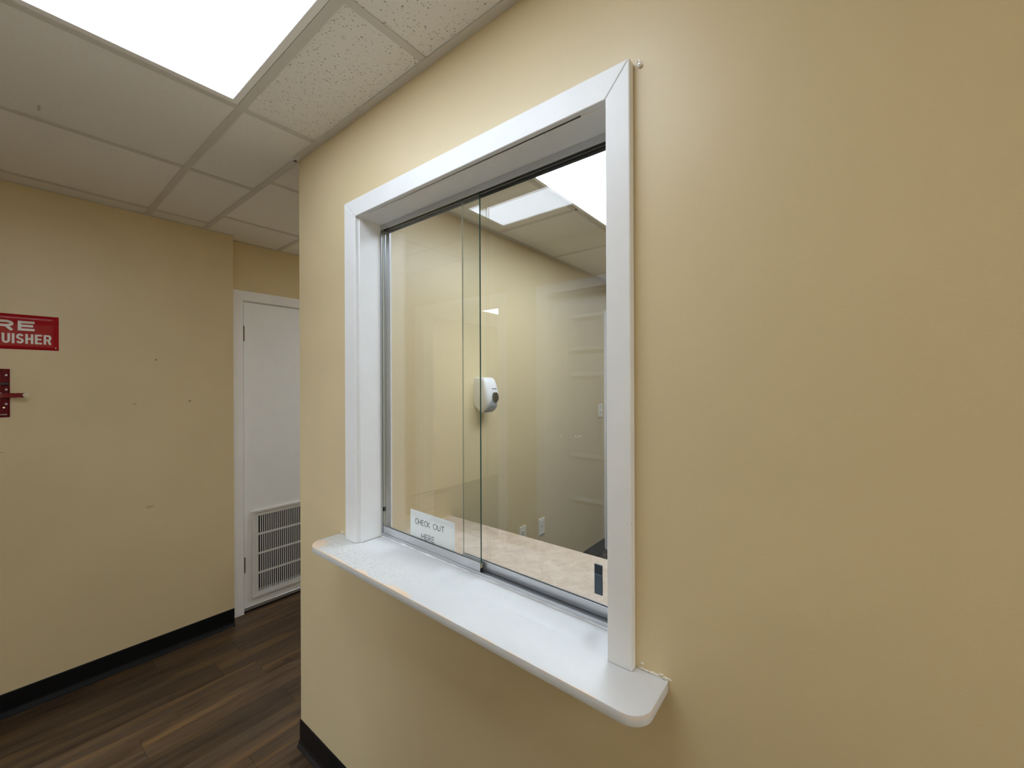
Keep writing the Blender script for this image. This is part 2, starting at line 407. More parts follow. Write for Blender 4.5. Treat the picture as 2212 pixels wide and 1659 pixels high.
w = MB(); w.box((XA2, YB, 0), (XA, AY0, H)); w.box((XA2, AY1, 0), (XA, BY0, H)); w.box((XA2, BY1, 0), (XA, YL, H))
w.box((XA2, AY0, AZ), (XA, AY1, H)); w.box((XA2, BY0, AZ), (XA, BY1, H))
tag(w.build('wall_opposite', M_wall), 'tan wall across the hall, seen only as a reflection in the glass', 'wall', kind='structure')
w = MB(); w.box((XA2, YB - 0.1, 0), (XO, YB, H))
tag(w.build('wall_front', M_wall), 'tan end wall of the hall behind the camera', 'wall', kind='structure')
w = MB(); w.box((4.6, -1.7, 0), (4.7, YD + 0.1, H)); w.box((XO, -1.7, 0), (4.6, -1.6, H))
tag(w.build('wall_office_end', M_wall), 'tan far walls of the office and side hall', 'wall', kind='structure')
w = MB(); w.box((-4.5, 0.2, 0), (-4.4, 4.4, H)); w.box((-4.4, 0.2, 0), (XA2, 0.3, H)); w.box((-4.4, 4.3, 0), (XA2, 4.4, H)); w.box((XA2, YD, 0), (XA, 4.4, H))
tag(w.build('wall_next_room', M_wall), 'tan walls of the room beyond the cased opening', 'wall', kind='structure')

# ---------------------------------------------------------------- floor
fl = MB().box((-4.5, YB - 0.1, -0.08), (4.7, 4.4, -0.0030)).build('floor', M_under)
tag(fl, 'dark brown wood plank floor of the hall', 'floor', kind='structure')
PW, PL, YTOP = 0.1485, 1.22, 2.9845
seams = {1: 0.521, 2: 0.837, 3: 0.717, 4: 0.854, 5: 0.373, 6: 0.862, 7: 0.15, 8: 0.62}
plank_mesh = {}
def plank(x0, x1, y1):
    L = round(x1 - x0, 4)
    if L < 0.03: return
    if L not in plank_mesh:
        o = MB().box((0, -PW + 0.0005, -0.006), (L - 0.0009, 0, 0)).build('plank', M_wood, fl)
        plank_mesh[L] = o.data
    else:
        o = D.objects.new('plank', plank_mesh[L]); COL.objects.link(o); o.parent = fl
    o.location = (x0, y1, random.uniform(-0.0002, 0.0002))
for k in range(0, 27):
    y1 = YTOP - k * PW
    xe = XW + 0.02 if y1 < YC else 3.2
    s = seams.get(k, random.uniform(0, PL)); xs = s
    while xs > XA: xs -= PL
    x = xs
    while x < xe:
        plank(max(x, XA), min(x + PL, xe), y1); x += PL

# ---------------------------------------------------------------- cove baseboards
PROF = [(0, 0), (0.017, 0), (0.0165, 0.003), (0.0085, 0.011), (0.0045, 0.021), (0.0035, 0.030), (0.0035, BB - 0.003), (0.002, BB), (0, BB)]
def cove(name, a, b, n, mat, parent=None):     # run from a to b (xy), n = outward normal
    m = MB(); a = Vector((a[0], a[1], 0)); b = Vector((b[0], b[1], 0)); n = Vector((n[0], n[1], 0))
    A = [a + n * d + Vector((0, 0, z)) for d, z in PROF]; B = [b + n * d + Vector((0, 0, z)) for d, z in PROF]
    k = len(PROF); m.face(A); m.face(list(reversed(B)))
    for i in range(k):
        j = (i + 1) % k; m.face([A[j], A[i], B[i], B[j]])
    bm_o = m.build(name, mat, parent, smooth=False)
    return bm_o
o = cove('baseboard_right', (XW, YB), (XW, 1.4548), (-1, 0), M_base); tag(o, 'black vinyl cove base under the service window', 'baseboard', kind='structure')
cove('corner_piece', (XW, 1.4552), (XW, YC), (-1, 0), M_base_b, o)
cove('return_piece', (XW - 0.0035, YC), (3.3, YC), (0, 1), M_base_b, o)
o = cove('baseboard_left', (XA, YL), (XL, YL), (0, -1), M_base); tag(o, 'black vinyl cove base along the left wall', 'baseboard', kind='structure')
o = cove('baseboard_office', (XO, Y2), (3.305, Y2), (0, -1), M_base); tag(o, 'black cove base behind the counter', 'baseboard', kind='structure')
o = cove('baseboard_back', (CX1 + 0.07, YD), (4.6, YD), (0, -1), M_base); tag(o, 'black cove base beyond the closet door', 'baseboard', kind='structure')
o = cove('baseboard_opposite', (XA, YB), (XA, AY0 - 0.06), (1, 0), M_base); tag(o, 'black cove base beside the panelled door', 'baseboard', kind='structure')
cove('middle_piece', (XA, AY1 + 0.06), (XA, BY0 - 0.065), (1, 0), M_base, o)
cove('end_piece', (XA, BY1 + 0.065), (XA, YL), (1, 0), M_base, o)

# ---------------------------------------------------------------- suspended ceiling
ceil = MB()
ceil.box((-4.5, YB - 0.1, H + 0.12), (4.7, 4.4, H + 0.16)); ceil = ceil.build('ceiling', M_dark)
tag(ceil, 'suspended ceiling of fissured tiles in a cream tee grid', 'ceiling', kind='structure')
TW = 0.0238
def tee(x0, y0, x1, y1, wd=TW):
    m = MB()
    if abs(x1 - x0) > abs(y1 - y0):
        m.hexa([(x0, y0 - wd / 2, H), (x1, y1 - wd / 2, H), (x1, y1 + wd / 2, H), (x0, y0 + wd / 2, H), (x0, y0 - wd / 2, H + 0.0016), (x1, y1 - wd / 2, H + 0.0016), (x1, y1 + wd / 2, H + 0.0016), (x0, y0 + wd / 2, H + 0.0016)])
        m.box((min(x0, x1), min(y0, y1) - 0.001, H + 0.0016), (max(x0, x1), max(y0, y1) + 0.001, H + 0.03))
    else:
        m.hexa([(x0 - wd / 2, y0, H - 0.0004), (x0 + wd / 2, y0, H - 0.0004), (x1 + wd / 2, y1, H - 0.0004), (x1 - wd / 2, y1, H - 0.0004), (x0 - wd / 2, y0, H + 0.0016), (x0 + wd / 2, y0, H + 0.0016), (x1 + wd / 2, y1, H + 0.0016), (x1 - wd / 2, y1, H + 0.0016)])
    return m.build('grid_tee', M_tee, ceil)
def tile(pts, lift=0.0, mat=None):
    z = H + 0.0022 + lift
    m = MB(); c = Vector((sum(p[0] for p in pts) / 4, sum(p[1] for p in pts) / 4))
    q = [(p[0] + (0.006 if p[0] < c.x else -0.006), p[1] + (0.006 if p[1] < c.y else -0.006)) for p in pts]
    j = [random.uniform(-0.0006, 0.0010) for _ in q]
    m.hexa([(a, b, z + j[i]) for i, (a, b) in enumerate(q)] + [(a, b, z + 0.014) for a, b in q])
    return m.build('ceiling_tile', mat or M_tile_plain, ceil)
# hall grid: the main runners wander a little
rows = [-2.762, -2.152, -1.542, -0.932, -0.322, 0.2885, 0.8985, 1.520, 2.1125, 2.737]
XR = 0.7635
def gxr(y):   # right-hand main runner, measured where it is seen
    pts = [(-4, 0.506), (1.52, 0.506), (2.1125, 0.504), (2.737, 0.512), (2.9, 0.514)]
    for (a, xa), (b, xb) in zip(pts, pts[1:]):
        if a <= y <= b: return xa + (xb - xa) * (y - a) / (b - a)
    return 0.5
ys = [YB] + rows + [YL]
def gxl(y): return gxr(y) - 0.6096
for y0, y1 in zip(ys, ys[1:]):
    tee(gxr(y0), y0, gxr(y1), y1); tee(gxl(y0), y0, gxl(y1), y1)
for y in rows:
    tee(XA, y, gxl(y) - TW / 2, y)
    if not (0.5 < y < 1.3) and not (-2.3 < y < -2.0): tee(gxl(y) + TW / 2, y, gxr(y) - TW / 2, y)
    tee(gxr(y) + TW / 2, y, XW if y < YC else XR - TW / 2, y)
for y0, y1 in zip(ys, ys[1:]):
    l0, l1, r0, r1 = gxl(y0), gxl(y1), gxr(y0), gxr(y1)
    tile([(XA, y0), (l0, y0), (l1, y1), (XA, y1)])
    if not (0.25 < (y0 + y1) / 2 < 1.52) and not (-2.77 < (y0 + y1) / 2 < -1.54): tile([(l0, y0), (r0, y0), (r1, y1), (l1, y1)])
    xe = XW if y1 <= YC else XR
    if y0 < YC < y1: xe = XR
    tile([(r0, y0), (xe, y0), (xe, y1), (r1, y1)], 0, M_tile if y1 < 1.6 else M_tile_mid if y1 < 2.2 else None)
# side hall beyond the corner
colx = [XR, XR + 0.432, XR + 1.0416, XR + 1.651, XR + 2.26, XR + 2.87, XR + 3.48, 4.6]
tee(XR, YC + 0.02, XR, YD, 0.024)
for x in colx[1:-1]: tee(x, YC, x, YD)
ry = [YC, 1.9745, 2.565, YD]
for i in range(len(colx) - 1):
    for y0, y1 in zip(ry, ry[1:]):
        if i == 3 and y0 > 1.9 and y1 < 2.6: continue
        tile([(colx[i], y0), (colx[i + 1], y0), (colx[i + 1], y1), (colx[i], y1)])
    for y in ry[1:-1]: tee(colx[i] + TW / 2, y, colx[i + 1] - TW / 2, y)
# office grid
ox = [XO, 1.2645, 1.8745, 2.4845, 3.0935, 3.703, 4.3125, 4.6]; oy = [-1.6, -1.375, -0.765, -0.155, 0.4545, 1.0645, Y2]
for x in ox[1:-1]:
    if x in (1.8745, 3.703): tee(x, -1.6, x, 0.4545); tee(x, 1.0645, x, Y2)
    else: tee(x, -1.6, x, Y2)
for i in range(len(ox) - 1):
    for j in range(len(oy) - 1):
        if i in (1, 2, 4, 5) and j == 4: continue
        tile([(ox[i], oy[j]), (ox[i + 1], oy[j]), (ox[i + 1], oy[j + 1]), (ox[i], oy[j + 1])])
    for y in oy[1:-1]: tee(ox[i] + TW / 2, y, ox[i + 1] - TW / 2, y)
# next room
nx = [-4.4, -3.742, -3.132, -2.522, -1.912, -1.722, -1.112, XA2]; ny = [0.3, 1.016, 1.626, 2.236, 2.846, 3.456, 4.3]
for i in range(7):
    for j in range(6):
        if (i in (2, 3) and j == 4) or (i == 5 and j == 3): continue
        tile([(nx[i], ny[j]), (nx[i + 1], ny[j]), (nx[i + 1], ny[j + 1]), (nx[i], ny[j + 1])])
# wall angle mouldings
def angle(a, b, n, wd=0.0235, sag=0.0):
    m = MB(); a = Vector((a[0], a[1], H)); b = Vector((b[0], b[1], H)); n = Vector((n[0], n[1], 0)) * wd; z = Vector((0, 0, 0.0012))
    dn = Vector((0, 0, -0.0012))
    m.hexa([a + dn, b + dn, b + n + dn, a + n + dn, a + z, b + z, b + n + z, a + n + z]); t = n.normalized() * 0.001
    m.hexa([a, b, b + t, a + t, a + z * 18, b + z * 18, b + t + z * 18, a + t + z * 18])
    return m.build('wall_angle', M_tee, ceil)
angle((XW, YB), (XW, YC - 0.002), (-1, 0)); angle((XA, YB), (XA, YL), (1, 0))
angle((XA, YL), (XL, YL), (0, -1), 0.012); angle((XL, YD), (4.6, YD), (0, -1), 0.014)
angle((XW, YC), (4.6, YC), (0, 1), 0.012)
angle((XO, Y2), (4.6, Y2), (0, -1)); angle((XO, -1.6), (XO, Y2), (1, 0))

# ---------------------------------------------------------------- ceiling lights and added fill panels
def troffer(x0, y0, x1, y1, s, label, name='ceiling_or_fill_light', group=None):
    c = ((x0 + x1) / 2, (y0 + y1) / 2, H)
    t = thing(name, c, label, 'ceiling light', group)
    f = 0.020; z0_, z1_ = H + 0.0008, H + 0.012
    m = MB(); m.box((x0, y0, z0_), (x1, y0 + f, z1_)); m.box((x0, y1 - f, z0_), (x1, y1, z1_)); m.box((x0, y0 + f, z0_), (x0 + f, y1 - f, z1_)); m.box((x1 - f, y0 + f, z0_), (x1, y1 - f, z1_))
    m.build('fixture_frame', M_lightframe, t, bevel=0.0012, segs=1)
    m = MB().box((x0, y0, z1_), (x1, y1, H + 0.10)); m.build('housing', M_lightframe, t)
    e = emit('diffuser_glow', LAMP_COL, s)
    MB().box((x0 + f, y0 + f, H + 0.004), (x1 - f, y1 - f, H + 0.008)).build('diffuser', e, t)
    return t
r = 0.0125
troffer(gxl(0.9) + r, 0.2885 + r, gxr(0.9) - 0.0121, 1.520 - 0.0121, LAMP_HALL, 'large white ceiling light panel over the hall, before the service window')
troffer(1.2645 + r, 0.4545 + r, 2.4845 - r, 1.0645 - r, LAMP_OFFICE, 'bright ceiling light panel inside the office, seen through the glass')
troffer(3.0935 + r, 0.4545 + r, 4.3125 - r, 1.0645 - r, LAMP_OFFICE * 0.22, 'added unseen fill light panel of the office, hidden behind the right window casing')  # added fill, lifts the right end of the office wall
troffer(gxl(-1.5) + r, -2.762 + r, gxr(-1.5) - r, -1.542 - r, FILL_BACK, 'added unseen fill light panel farther back in the hall, behind the camera')  # added out of view to brighten the left wall and closet door
troffer(colx[3] + r, 1.9745 + r, colx[4] - r, 2.565 - r, FILL_SIDE, 'added unseen square fill light panel in the side hall round the corner')  # unseen fill added for the closet door recess
troffer(-3.122, 2.856, -1.912, 3.456, LAMP_ROOM, 'ceiling light panel in the room beyond the cased opening, reflected in the glass')
troffer(-1.712, 2.246, -1.122, 2.836, LAMP_ROOM, 'added unseen square fill light panel just inside the room beyond the cased opening')  # extra panel kept clear of the reflection, fills the corner and closet door

# ---------------------------------------------------------------- service window
CF = XW - 0.019        # casing front
win = thing('window_1', (XW, 0.81, 0.90), 'white trimmed service window with sliding frameless glass panes', 'window', kind='structure')
cYo1, cYi1, cYi0, cYo0 = 1.3225, 1.2565, 0.3575, 0.3080
cZo, cZi = 2.0565, 1.9985
def zt(y): return z0(y)
m = MB().prism([(cYo1, zt(cYo1)), (cYi1, zt(cYi1)), (cYi1, cZi), (cYo1, cZo)], 'X', CF, XW); m.build('casing', M_white, win, bevel=0.0022)
g = 0.0014
m = MB().prism([(cYi0, zt(cYi0)), (cYo0, zt(cYo0)), (cYo0, cZo - 0.0005), (cYi0, cZi - 0.001)], 'X', CF - 0.0015, XW); m.build('casing', M_white, win, bevel=0.0022)
m = MB().prism([(cYo1 - 0.0006, cZo), (cYi1 - 0.0006, cZi), (cYi0 + g, cZi), (cYo0 + g, cZo)], 'X', CF, XW); m.build('casing', M_white_h, win, bevel=0.0022)
JX = XO + 0.004; jy1, jy0, jz = 1.2505, 0.3625, 1.9945
m = MB().hexa([(XW - 0.005, jy1, zt(jy1)), (JX, jy1, zt(jy1)), (JX, jy1 + 0.018, zt(jy1)), (XW - 0.005, jy1 + 0.018, zt(jy1)), (XW - 0.005, jy1, jz + 0.018), (JX, jy1, jz + 0.018), (JX, jy1 + 0.018, jz + 0.018), (XW - 0.005, jy1 + 0.018, jz + 0.018)])
m.build('jamb', M_white, win, bevel=0.0012)
m = MB().hexa([(XW - 0.005, jy0 - 0.018, zt(jy0)), (JX, jy0 - 0.018, zt(jy0)), (JX, jy0, zt(jy0)), (XW - 0.005, jy0, zt(jy0)), (XW - 0.005, jy0 - 0.018, jz + 0.018), (JX, jy0 - 0.018, jz + 0.018), (JX, jy0, jz + 0.018), (XW - 0.005, jy0, jz + 0.018)])
m.build('jamb', M_white, win, bevel=0.0012)
MB().box((XW - 0.003, jy0, jz), (JX, jy1, jz + 0.018)).build('head_jamb', M_white_h, win, bevel=0.0012)
MB().hexa([(0.7632, 0.42, 1.9978), (0.7662, 0.42, 1.9978), (0.7648, 1.20, 1.9984), (0.7646, 1.20, 1.9984), (0.7632, 0.42, 1.9988), (0.7662, 0.42, 1.9988), (0.7648, 1.20, 1.9986), (0.7646, 1.20, 1.9986)]).build('joint_shadow_strip', M_black_plastic, win)  # black strip stands in for the shade in the gap under the head casing
# top track: fascia, divider and rear wall of a double channel
TX0, TXD, TX1 = 0.8435, 0.8595, 0.8755
m = MB(); m.box((TX0, jy0, 1.9760), (TX0 + 0.0018, jy1, jz)); m.box((TX0 + 0.0018, jy0, jz - 0.002), (TX1, jy1, jz))
m.build('top_track', M_alu, win)
m = MB(); m.box((TXD - 0.001, jy0, 1.9765), (TXD + 0.001, jy1, jz - 0.002)); m.box((TX1 - 0.0018, jy0, 1.9735), (TX1, jy1, jz - 0.002)); m.box((TX0 + 0.0019, jy0, jz - 0.004), (TX1 - 0.0019, jy1, jz - 0.0021))
m.build('track_channel', M_alu_dk, win)
m = MB(); m.box((TX0 + 0.0022, jy0 + 0.002, 1.979), (TXD - 0.0012, jy1 - 0.002, 1.988)); m.box((TXD + 0.0014, jy0 + 0.002, 1.979), (TX1 - 0.0022, jy1 - 0.002, 1.988))
m.build('brush_seal', M_black_plastic, win)
# bottom track
def slab(m, xa, xb, ya, yb, ha, hb, mi=0):
    m.hexa([(xa, ya, z0(ya) + ha), (xb, ya, z0(ya) + ha), (xb, yb, z0(yb) + ha), (xa, yb, z0(yb) + ha), (xa, ya, z0(ya) + hb), (xb, ya, z0(ya) + hb), (xb, yb, z0(yb) + hb), (xa, yb, z0(yb) + hb)], mi)
m = MB(); slab(m, TX0, TX1, jy0, jy1, 0, 0.003); slab(m, TX0, TX0 + 0.002, jy0, jy1, 0.003, 0.0125)
for xx in (0.8500, TXD - 0.0008, 0.8662): slab(m, xx, xx + 0.0016, jy0, jy1, 0.003, 0.0085)
slab(m, TX1 - 0.002, TX1, jy0, jy1, 0.003, 0.014)
m.build('bottom_track', M_alu, win)
# side channels
for sgn, yy in ((-1, jy1), (1, jy0)):
    ya, yb = sorted((yy, yy + sgn * 0.0016))
    m = MB(); zb = zt(yy) + 0.0125
    m.box((TX0, ya, zb), (TX1, yb, 1.976))
    for xx, dd in ((TX0, 0.006), (TXD - 0.0009, 0.006), (TX1 - 0.0018, 0.011)):
        a2, b2 = sorted((yy, yy + sgn * dd)); m.box((xx, a2, zb), (xx + 0.0018, b2, 1.976))
    m.build('side_channel', M_alu, win)
MB().box((0.848, jy1 - 0.010, 1.000), (0.856, jy1 - 0.0016, 1.013)).build('bumper', M_black_plastic, win)
# caulk bead along the track foot
random.seed(3); m = MB(); n = 90
pts = []
for i in range(n):
    y = jy1 - 0.002 - (jy1 - jy0 - 0.004) * i / (n - 1)
    wv = 0.0012 + 0.0012 * math.sin(i * 0.9) * math.sin(i * 0.37 + 1) + random.uniform(0, 0.0008) + (0.003 if i in (12, 13, 24, 25) else 0)
    pts.append((y, max(0.0006, wv)))
for (ya, wa), (yb, wb) in zip(pts, pts[1:]):
    P = lambda x, y, hh: (x, y, z0(y) + hh)
    m.face([P(TX0 - wa, ya, 0.0004), P(TX0 - wb, yb, 0.0004), P(TX0, yb, 0.002 + wb * 0.7), P(TX0, ya, 0.002 + wa * 0.7)])
m.build('caulk_bead', M_caulk, win)

def pane(xc, ya, yb, shoe_h, free_edge):
    t = 0.0052; xa, xb = xc - t / 2, xc + t / 2; zt_ = 1.982
    b = 0.0155
    m = MB(); P = [(xa, ya, z0(ya) + b), (xb, ya, z0(ya) + b), (xb, yb, z0(yb) + b), (xa, yb, z0(yb) + b), (xa, ya, zt_), (xb, ya, zt_), (xb, yb, zt_), (xa, yb, zt_)]
    n = len(m.v); m.v += P
    for f, mi in (((0, 3, 2, 1), 1), ((4, 5, 6, 7), 1), ((0, 1, 5, 4), 1), ((1, 2, 6, 5), 0), ((2, 3, 7, 6), 2), ((3, 0, 4, 7), 0)):
        m.f.append(f); m.m.append(mi)
    p = m.build('glass_panel', [M_glass, M_glass_edge, M_glass_edge_far], win)
    s = MB(); xs0, xs1 = xc - 0.0052, xc + 0.0052
    slab(s, xs0, xs0 + 0.0018, ya, yb, 0.0128, 0.0128 + shoe_h); slab(s, xs1 - 0.0018, xs1, ya, yb, 0.0128, 0.0128 + shoe_h); slab(s, xs0 + 0.0018, xs1 - 0.0018, ya, yb, 0.0128, 0.0150)
    s.build('shoe_rail', M_alu, p)
    return p
pf = pane(0.8515, 0.7865, 1.2455, 0.0235, 0)
pr = pane(0.8675, 0.3655, 0.8715, 0.0235, 1)
m = MB(); slab(m, 0.8478, 0.8552, 0.7855, 0.7864, 0.0215, 0.0335); m.build('gasket', simple('yellowed_gasket', (0.42, 0.38, 0.20), 0.5), pf)
m = MB(); slab(m, 0.8472, 0.8558, 0.7853, 0.7864, 0.003, 0.0212); m.build('end_stop', M_black_plastic, pf)
m = MB(); slab(m, 0.8612, 0.8644, 0.4228, 0.4425, 0.0600, 0.1060, 0); slab(m, 0.8612, 0.8644, 0.4228, 0.4425, 0.1060, 0.1285, 1)
m.build('finger_pull', [M_pull, M_pull_dk], pr, bevel=0.0006, segs=1)['label'] = 'slate blue stick-on finger pull'
m = MB()
for y, z, rr in ((0.5654, 1.3053, .0016), (0.5318, 1.3136, .002), (0.4919, 1.3143, .002), (0.4857, 1.3148, .0018), (0.4807, 1.3163, .0018), (0.4769, 1.3264, .0012)):
    m.cyl((y, z), 'X', rr * 0.75, 0.8642, 0.8649, 8)
o = m.build('paint_specks', M_caulk, pr); o['kind'] = 'stuff'

# hand-lettered paper taped behind the front pane
def ribbon(mb, pts, nrm, lw, off):
    # one mitred ribbon along a polyline
    k = len(pts); L = []; R_ = []
    for i in range(k):
        a = pts[max(i - 1, 0)]; c = pts[min(i + 1, k - 1)]
        d0 = (pts[i] - a).normalized() if i > 0 else (c - pts[i]).normalized()
        d1 = (c - pts[i]).normalized() if i < k - 1 else d0
        e0 = d0.cross(nrm); e1 = d1.cross(nrm); e = (e0 + e1)
        e = e.normalized() if e.length > 1e-4 else e0
        w_ = (lw / 2) / max(0.5, e.dot(e1)); L.append(pts[i] + e * w_ + off); R_.append(pts[i] - e * w_ + off)
    for i in range(k - 1): mb.face([L[i], L[i + 1], R_[i + 1], R_[i]])
def stroke_text(parent, mat, text, org, ux, uz, nrm, h, lw, gap, paths, cond=1.0, warp=None):
    # every letter is a flat mesh of its own
    x = 0.0
    for ch in text:
        if ch == ' ': x += 0.55 * h * cond; continue
        wd, strokes = paths[ch]; mb = MB()
        for n_, st in enumerate(strokes):
            pp = []
            for a, b in st:
                q = org + ux * (x + a * h * cond) + uz * (b * h)
                if not pp or (q - pp[-1]).length > 1e-6: pp.append(q)
            ribbon(mb, pp, nrm, lw, nrm * (n_ * 0.00003))
        if warp: mb.v = [warp(v) for v in mb.v]
        mb.build('letter', mat, parent)
        x += (wd + gap) * h * cond
    return x
def arc(cx, cy, rx, ry, a0, a1, n=10):
    return [(cx + rx * math.cos(math.radians(a0 + (a1 - a0) * i / n)), cy + ry * math.sin(math.radians(a0 + (a1 - a0) * i / n))) for i in range(n + 1)]
HAND = {
    'C': (0.52, [arc(0.36, 0.5, 0.36, 0.5, 55, 300, 12)]),
    'H': (0.58, [[(0.02, 1.0), (0.0, 0.0)], [(0.56, 1.0), (0.58, -0.02)], [(0.0, 0.48), (0.58, 0.52)]]),
    'E': (0.44, [[(0.42, 0.98), (0.02, 0.96), (0.0, 0.02), (0.44, 0.0)], [(0.0, 0.50), (0.38, 0.52)]]),
    'K': (0.50, [[(0.02, 1.0), (0.0, 0.0)], [(0.46, 0.98), (0.03, 0.45), (0.52, -0.04)]]),
    'O': (0.70, [arc(0.35, 0.5, 0.35, 0.5, 90, 450, 18)]),
    'U': (0.58, [[(0.0, 1.0), (0.02, 0.35)] + arc(0.29, 0.3, 0.27, 0.3, 180, 360, 8) + [(0.57, 1.0)]]),
    'T': (0.62, [[(0.0, 1.0), (0.62, 1.0)], [(0.31, 1.0), (0.31, 0.0)]]),
    'R': (0.50, [[(0.0, 0.0), (0.02, 0.98)] + arc(0.10, 0.72, 0.36, 0.27, 80, -70, 8) + [(0.06, 0.42), (0.52, 0.0)]]),
}
sgn_x = 0.8560
sign = thing('paper_sign', (sgn_x, 0.995, z0(0.995) + 0.016), 'white paper note with hand lettering behind the left glass pane', 'sign')
m = MB(); nn = 10
ya, yb = 1.107, 0.8985
rowsz = [(0.0165, 0.0), (0.05, 0.0), (0.10, 0.0003), (0.118, 0.0006), (0.1205, 0.0009)]
def sheet(i, h, k):
    f = i / nn; y = ya + (yb - ya) * f; corner = 0.0007 * (abs(f - 0.5) * 2) ** 3
    return (sgn_x + k + corner, y, z0(y) + h + 0.0014 - 0.001 * f - (0.0016 if (i == nn and h > 0.11) else 0))
for i in range(nn):
    for (h0, k0), (h1, k1) in zip(rowsz, rowsz[1:]):
        m.face([sheet(i, h0, k0), sheet(i + 1, h0, k0), sheet(i + 1, h1, k1), sheet(i, h1, k1)])
        m.face([Vector(sheet(i, h1, k1)) + Vector((0.0003, 0, 0)), Vector(sheet(i + 1, h1, k1)) + Vector((0.0003, 0, 0)), Vector(sheet(i + 1, h0, k0)) + Vector((0.0003, 0, 0)), Vector(sheet(i, h0, k0)) + Vector((0.0003, 0, 0))])
m.build('paper', M_paper, sign)
ux = Vector((0, -1, -0.008)).normalized(); uz = Vector((0, 0, 1)); nx = Vector((-1, 0, 0))
stroke_text(sign, M_ink, 'CHECK OUT', Vector((sgn_x - 0.0005, 1.0810, 0.9898)), ux, uz, nx, 0.0160, 0.0021, 0.165, HAND, 1.40)
stroke_text(sign, M_ink, 'HERE', Vector((sgn_x - 0.0005, 1.0500, 0.9472)), ux, uz, nx, 0.0168, 0.0021, 0.165, HAND, 1.52)

# ---------------------------------------------------------------- ledge
LX0, LT = 0.648, 0.0195; LYa, LYb = 0.2465, 1.3835
loop = [(TX1 - 0.002, jy0 + 0.001), (XW + 0.001, jy0 + 0.001), (XW - 0.0005, jy0 + 0.001), (XW - 0.0005, LYa)]
R1 = 0.040
loop += [(LX0 + R1 + R1 * math.cos(a), LYa + R1 + R1 * math.sin(a)) for a in [math.radians(270 - 90 * i / 10) for i in range(11)]]
R2 = 0.050
loop += [(LX0 + R2 + R2 * math.cos(a), LYb - R2 + R2 * math.sin(a)) for a in [math.radians(180 - 90 * i / 10) for i in range(11)]]
loop += [(XW - 0.0005, LYb), (XW - 0.0005, jy1 - 0.001), (TX1 - 0.002, jy1 - 0.001)]
m = MB(); n = len(loop)
m.v += [(x, y, z0(y)) for x, y in loop] + [(x, y, z0(y) - LT) for x, y in loop]
m.f.append(tuple(range(n))); m.f.append(tuple(reversed(range(n, 2 * n)))); m.m += [0, 0]
for i in range(n):
    j = (i + 1) % n; m.f.append((j, i, n + i, n + j)); m.m.append(0)
led = m.build('ledge', M_ledge, bevel=0.0018, smooth=True)
tag(led, 'worn white painted wooden ledge with rounded corners under the service window', 'ledge')
random.seed(11); m = MB()
def chip(y, z, s):
    k = 6; a0 = random.uniform(0, 6.28); c = []
    for i in range(k):
        q = a0 + 6.283 * i / k; rr = s * random.uniform(0.5, 1.2); c.append((y + rr * math.cos(q) * 1.6, z + rr * math.sin(q) * 0.6))
    m.prism(c, 'X', XW - random.uniform(0.0008, 0.0022), XW - 0.0001)
for i in range(22):
    y = random.uniform(0.243, 0.302); chip(y, z0(y) + random.uniform(0.0003, 0.0045), random.uniform(0.0012, 0.0032))
for i in range(5): chip(random.uniform(0.243, 0.262), z0(0.25) + random.uniform(0.003, 0.008), 0.0022)
chip(1.378, z0(1.378) + 0.006, 0.0035); chip(1.371, z0(1.378) + 0.004, 0.002); chip(0.296, z0(.3) + 0.012, 0.003)
o = m.build('peeling_paint', M_plaster, led); o['kind'] = 'stuff'

# small hook beside the top corner of the casing
hk = thing('wall_hook', (XW, 0.294, 2.046), 'tiny clear white hook stuck beside the top right casing corner', 'hook')
hy, hz = 0.2945, 2.0455
m = MB().cyl((hy, hz), 'X', 0.0040, XW - 0.0045, XW, 14); m.cyl((hy, hz), 'X', 0.0024, XW - 0.0065, XW - 0.0045, 12)
m.build('hook_base', M_hook, hk, bevel=0.0006, smooth=True)
MB().tube([(XW - 0.004, hy + 0.0030 + 0.0032 * math.cos(a), hz + 0.0055 + 0.0050 * math.sin(a)) for a in [math.radians(-110 + 300 * i / 14) for i in range(15)]], 0.0010, 8).build('hook_loop', M_hook, hk, smooth=True)
MB().cyl((hy, hz), 'X', 0.0011, XW - 0.0071, XW - 0.0065, 10).build('screw', M_chrome, hk)

# ---------------------------------------------------------------- counter in the office
ct = thing('desk_counter', (XO, 0.4, 0), 'beige stone patterned laminate counter behind the service window', 'counter')
CXE, CZT = 1.500, 0.7501
MB().box((XO + 0.0005, -1.0, CZT - 0.030), (CXE, Y2 - 0.0065, CZT), 0).build('countertop', M_lam, ct, bevel=0.0025)
MB().box((CXE - 0.0007, -1.0, CZT - 0.030), (CXE + 0.0008, Y2 - 0.0065, CZT - 0.0006)).build('edge_band', M_lam_edge, ct)
MB().box((XO + 0.0005, Y2 - 0.006, CZT - 0.030), (CXE, Y2 - 0.0005, CZT + 0.0015)).build('back_strip', M_lam_edge, ct)
for y in (-0.98, 0.30, 1.545):
    MB().box((XO + 0.02, y, 0), (CXE - 0.06, y + 0.02, CZT - 0.030)).build('support_panel', M_cab, ct)

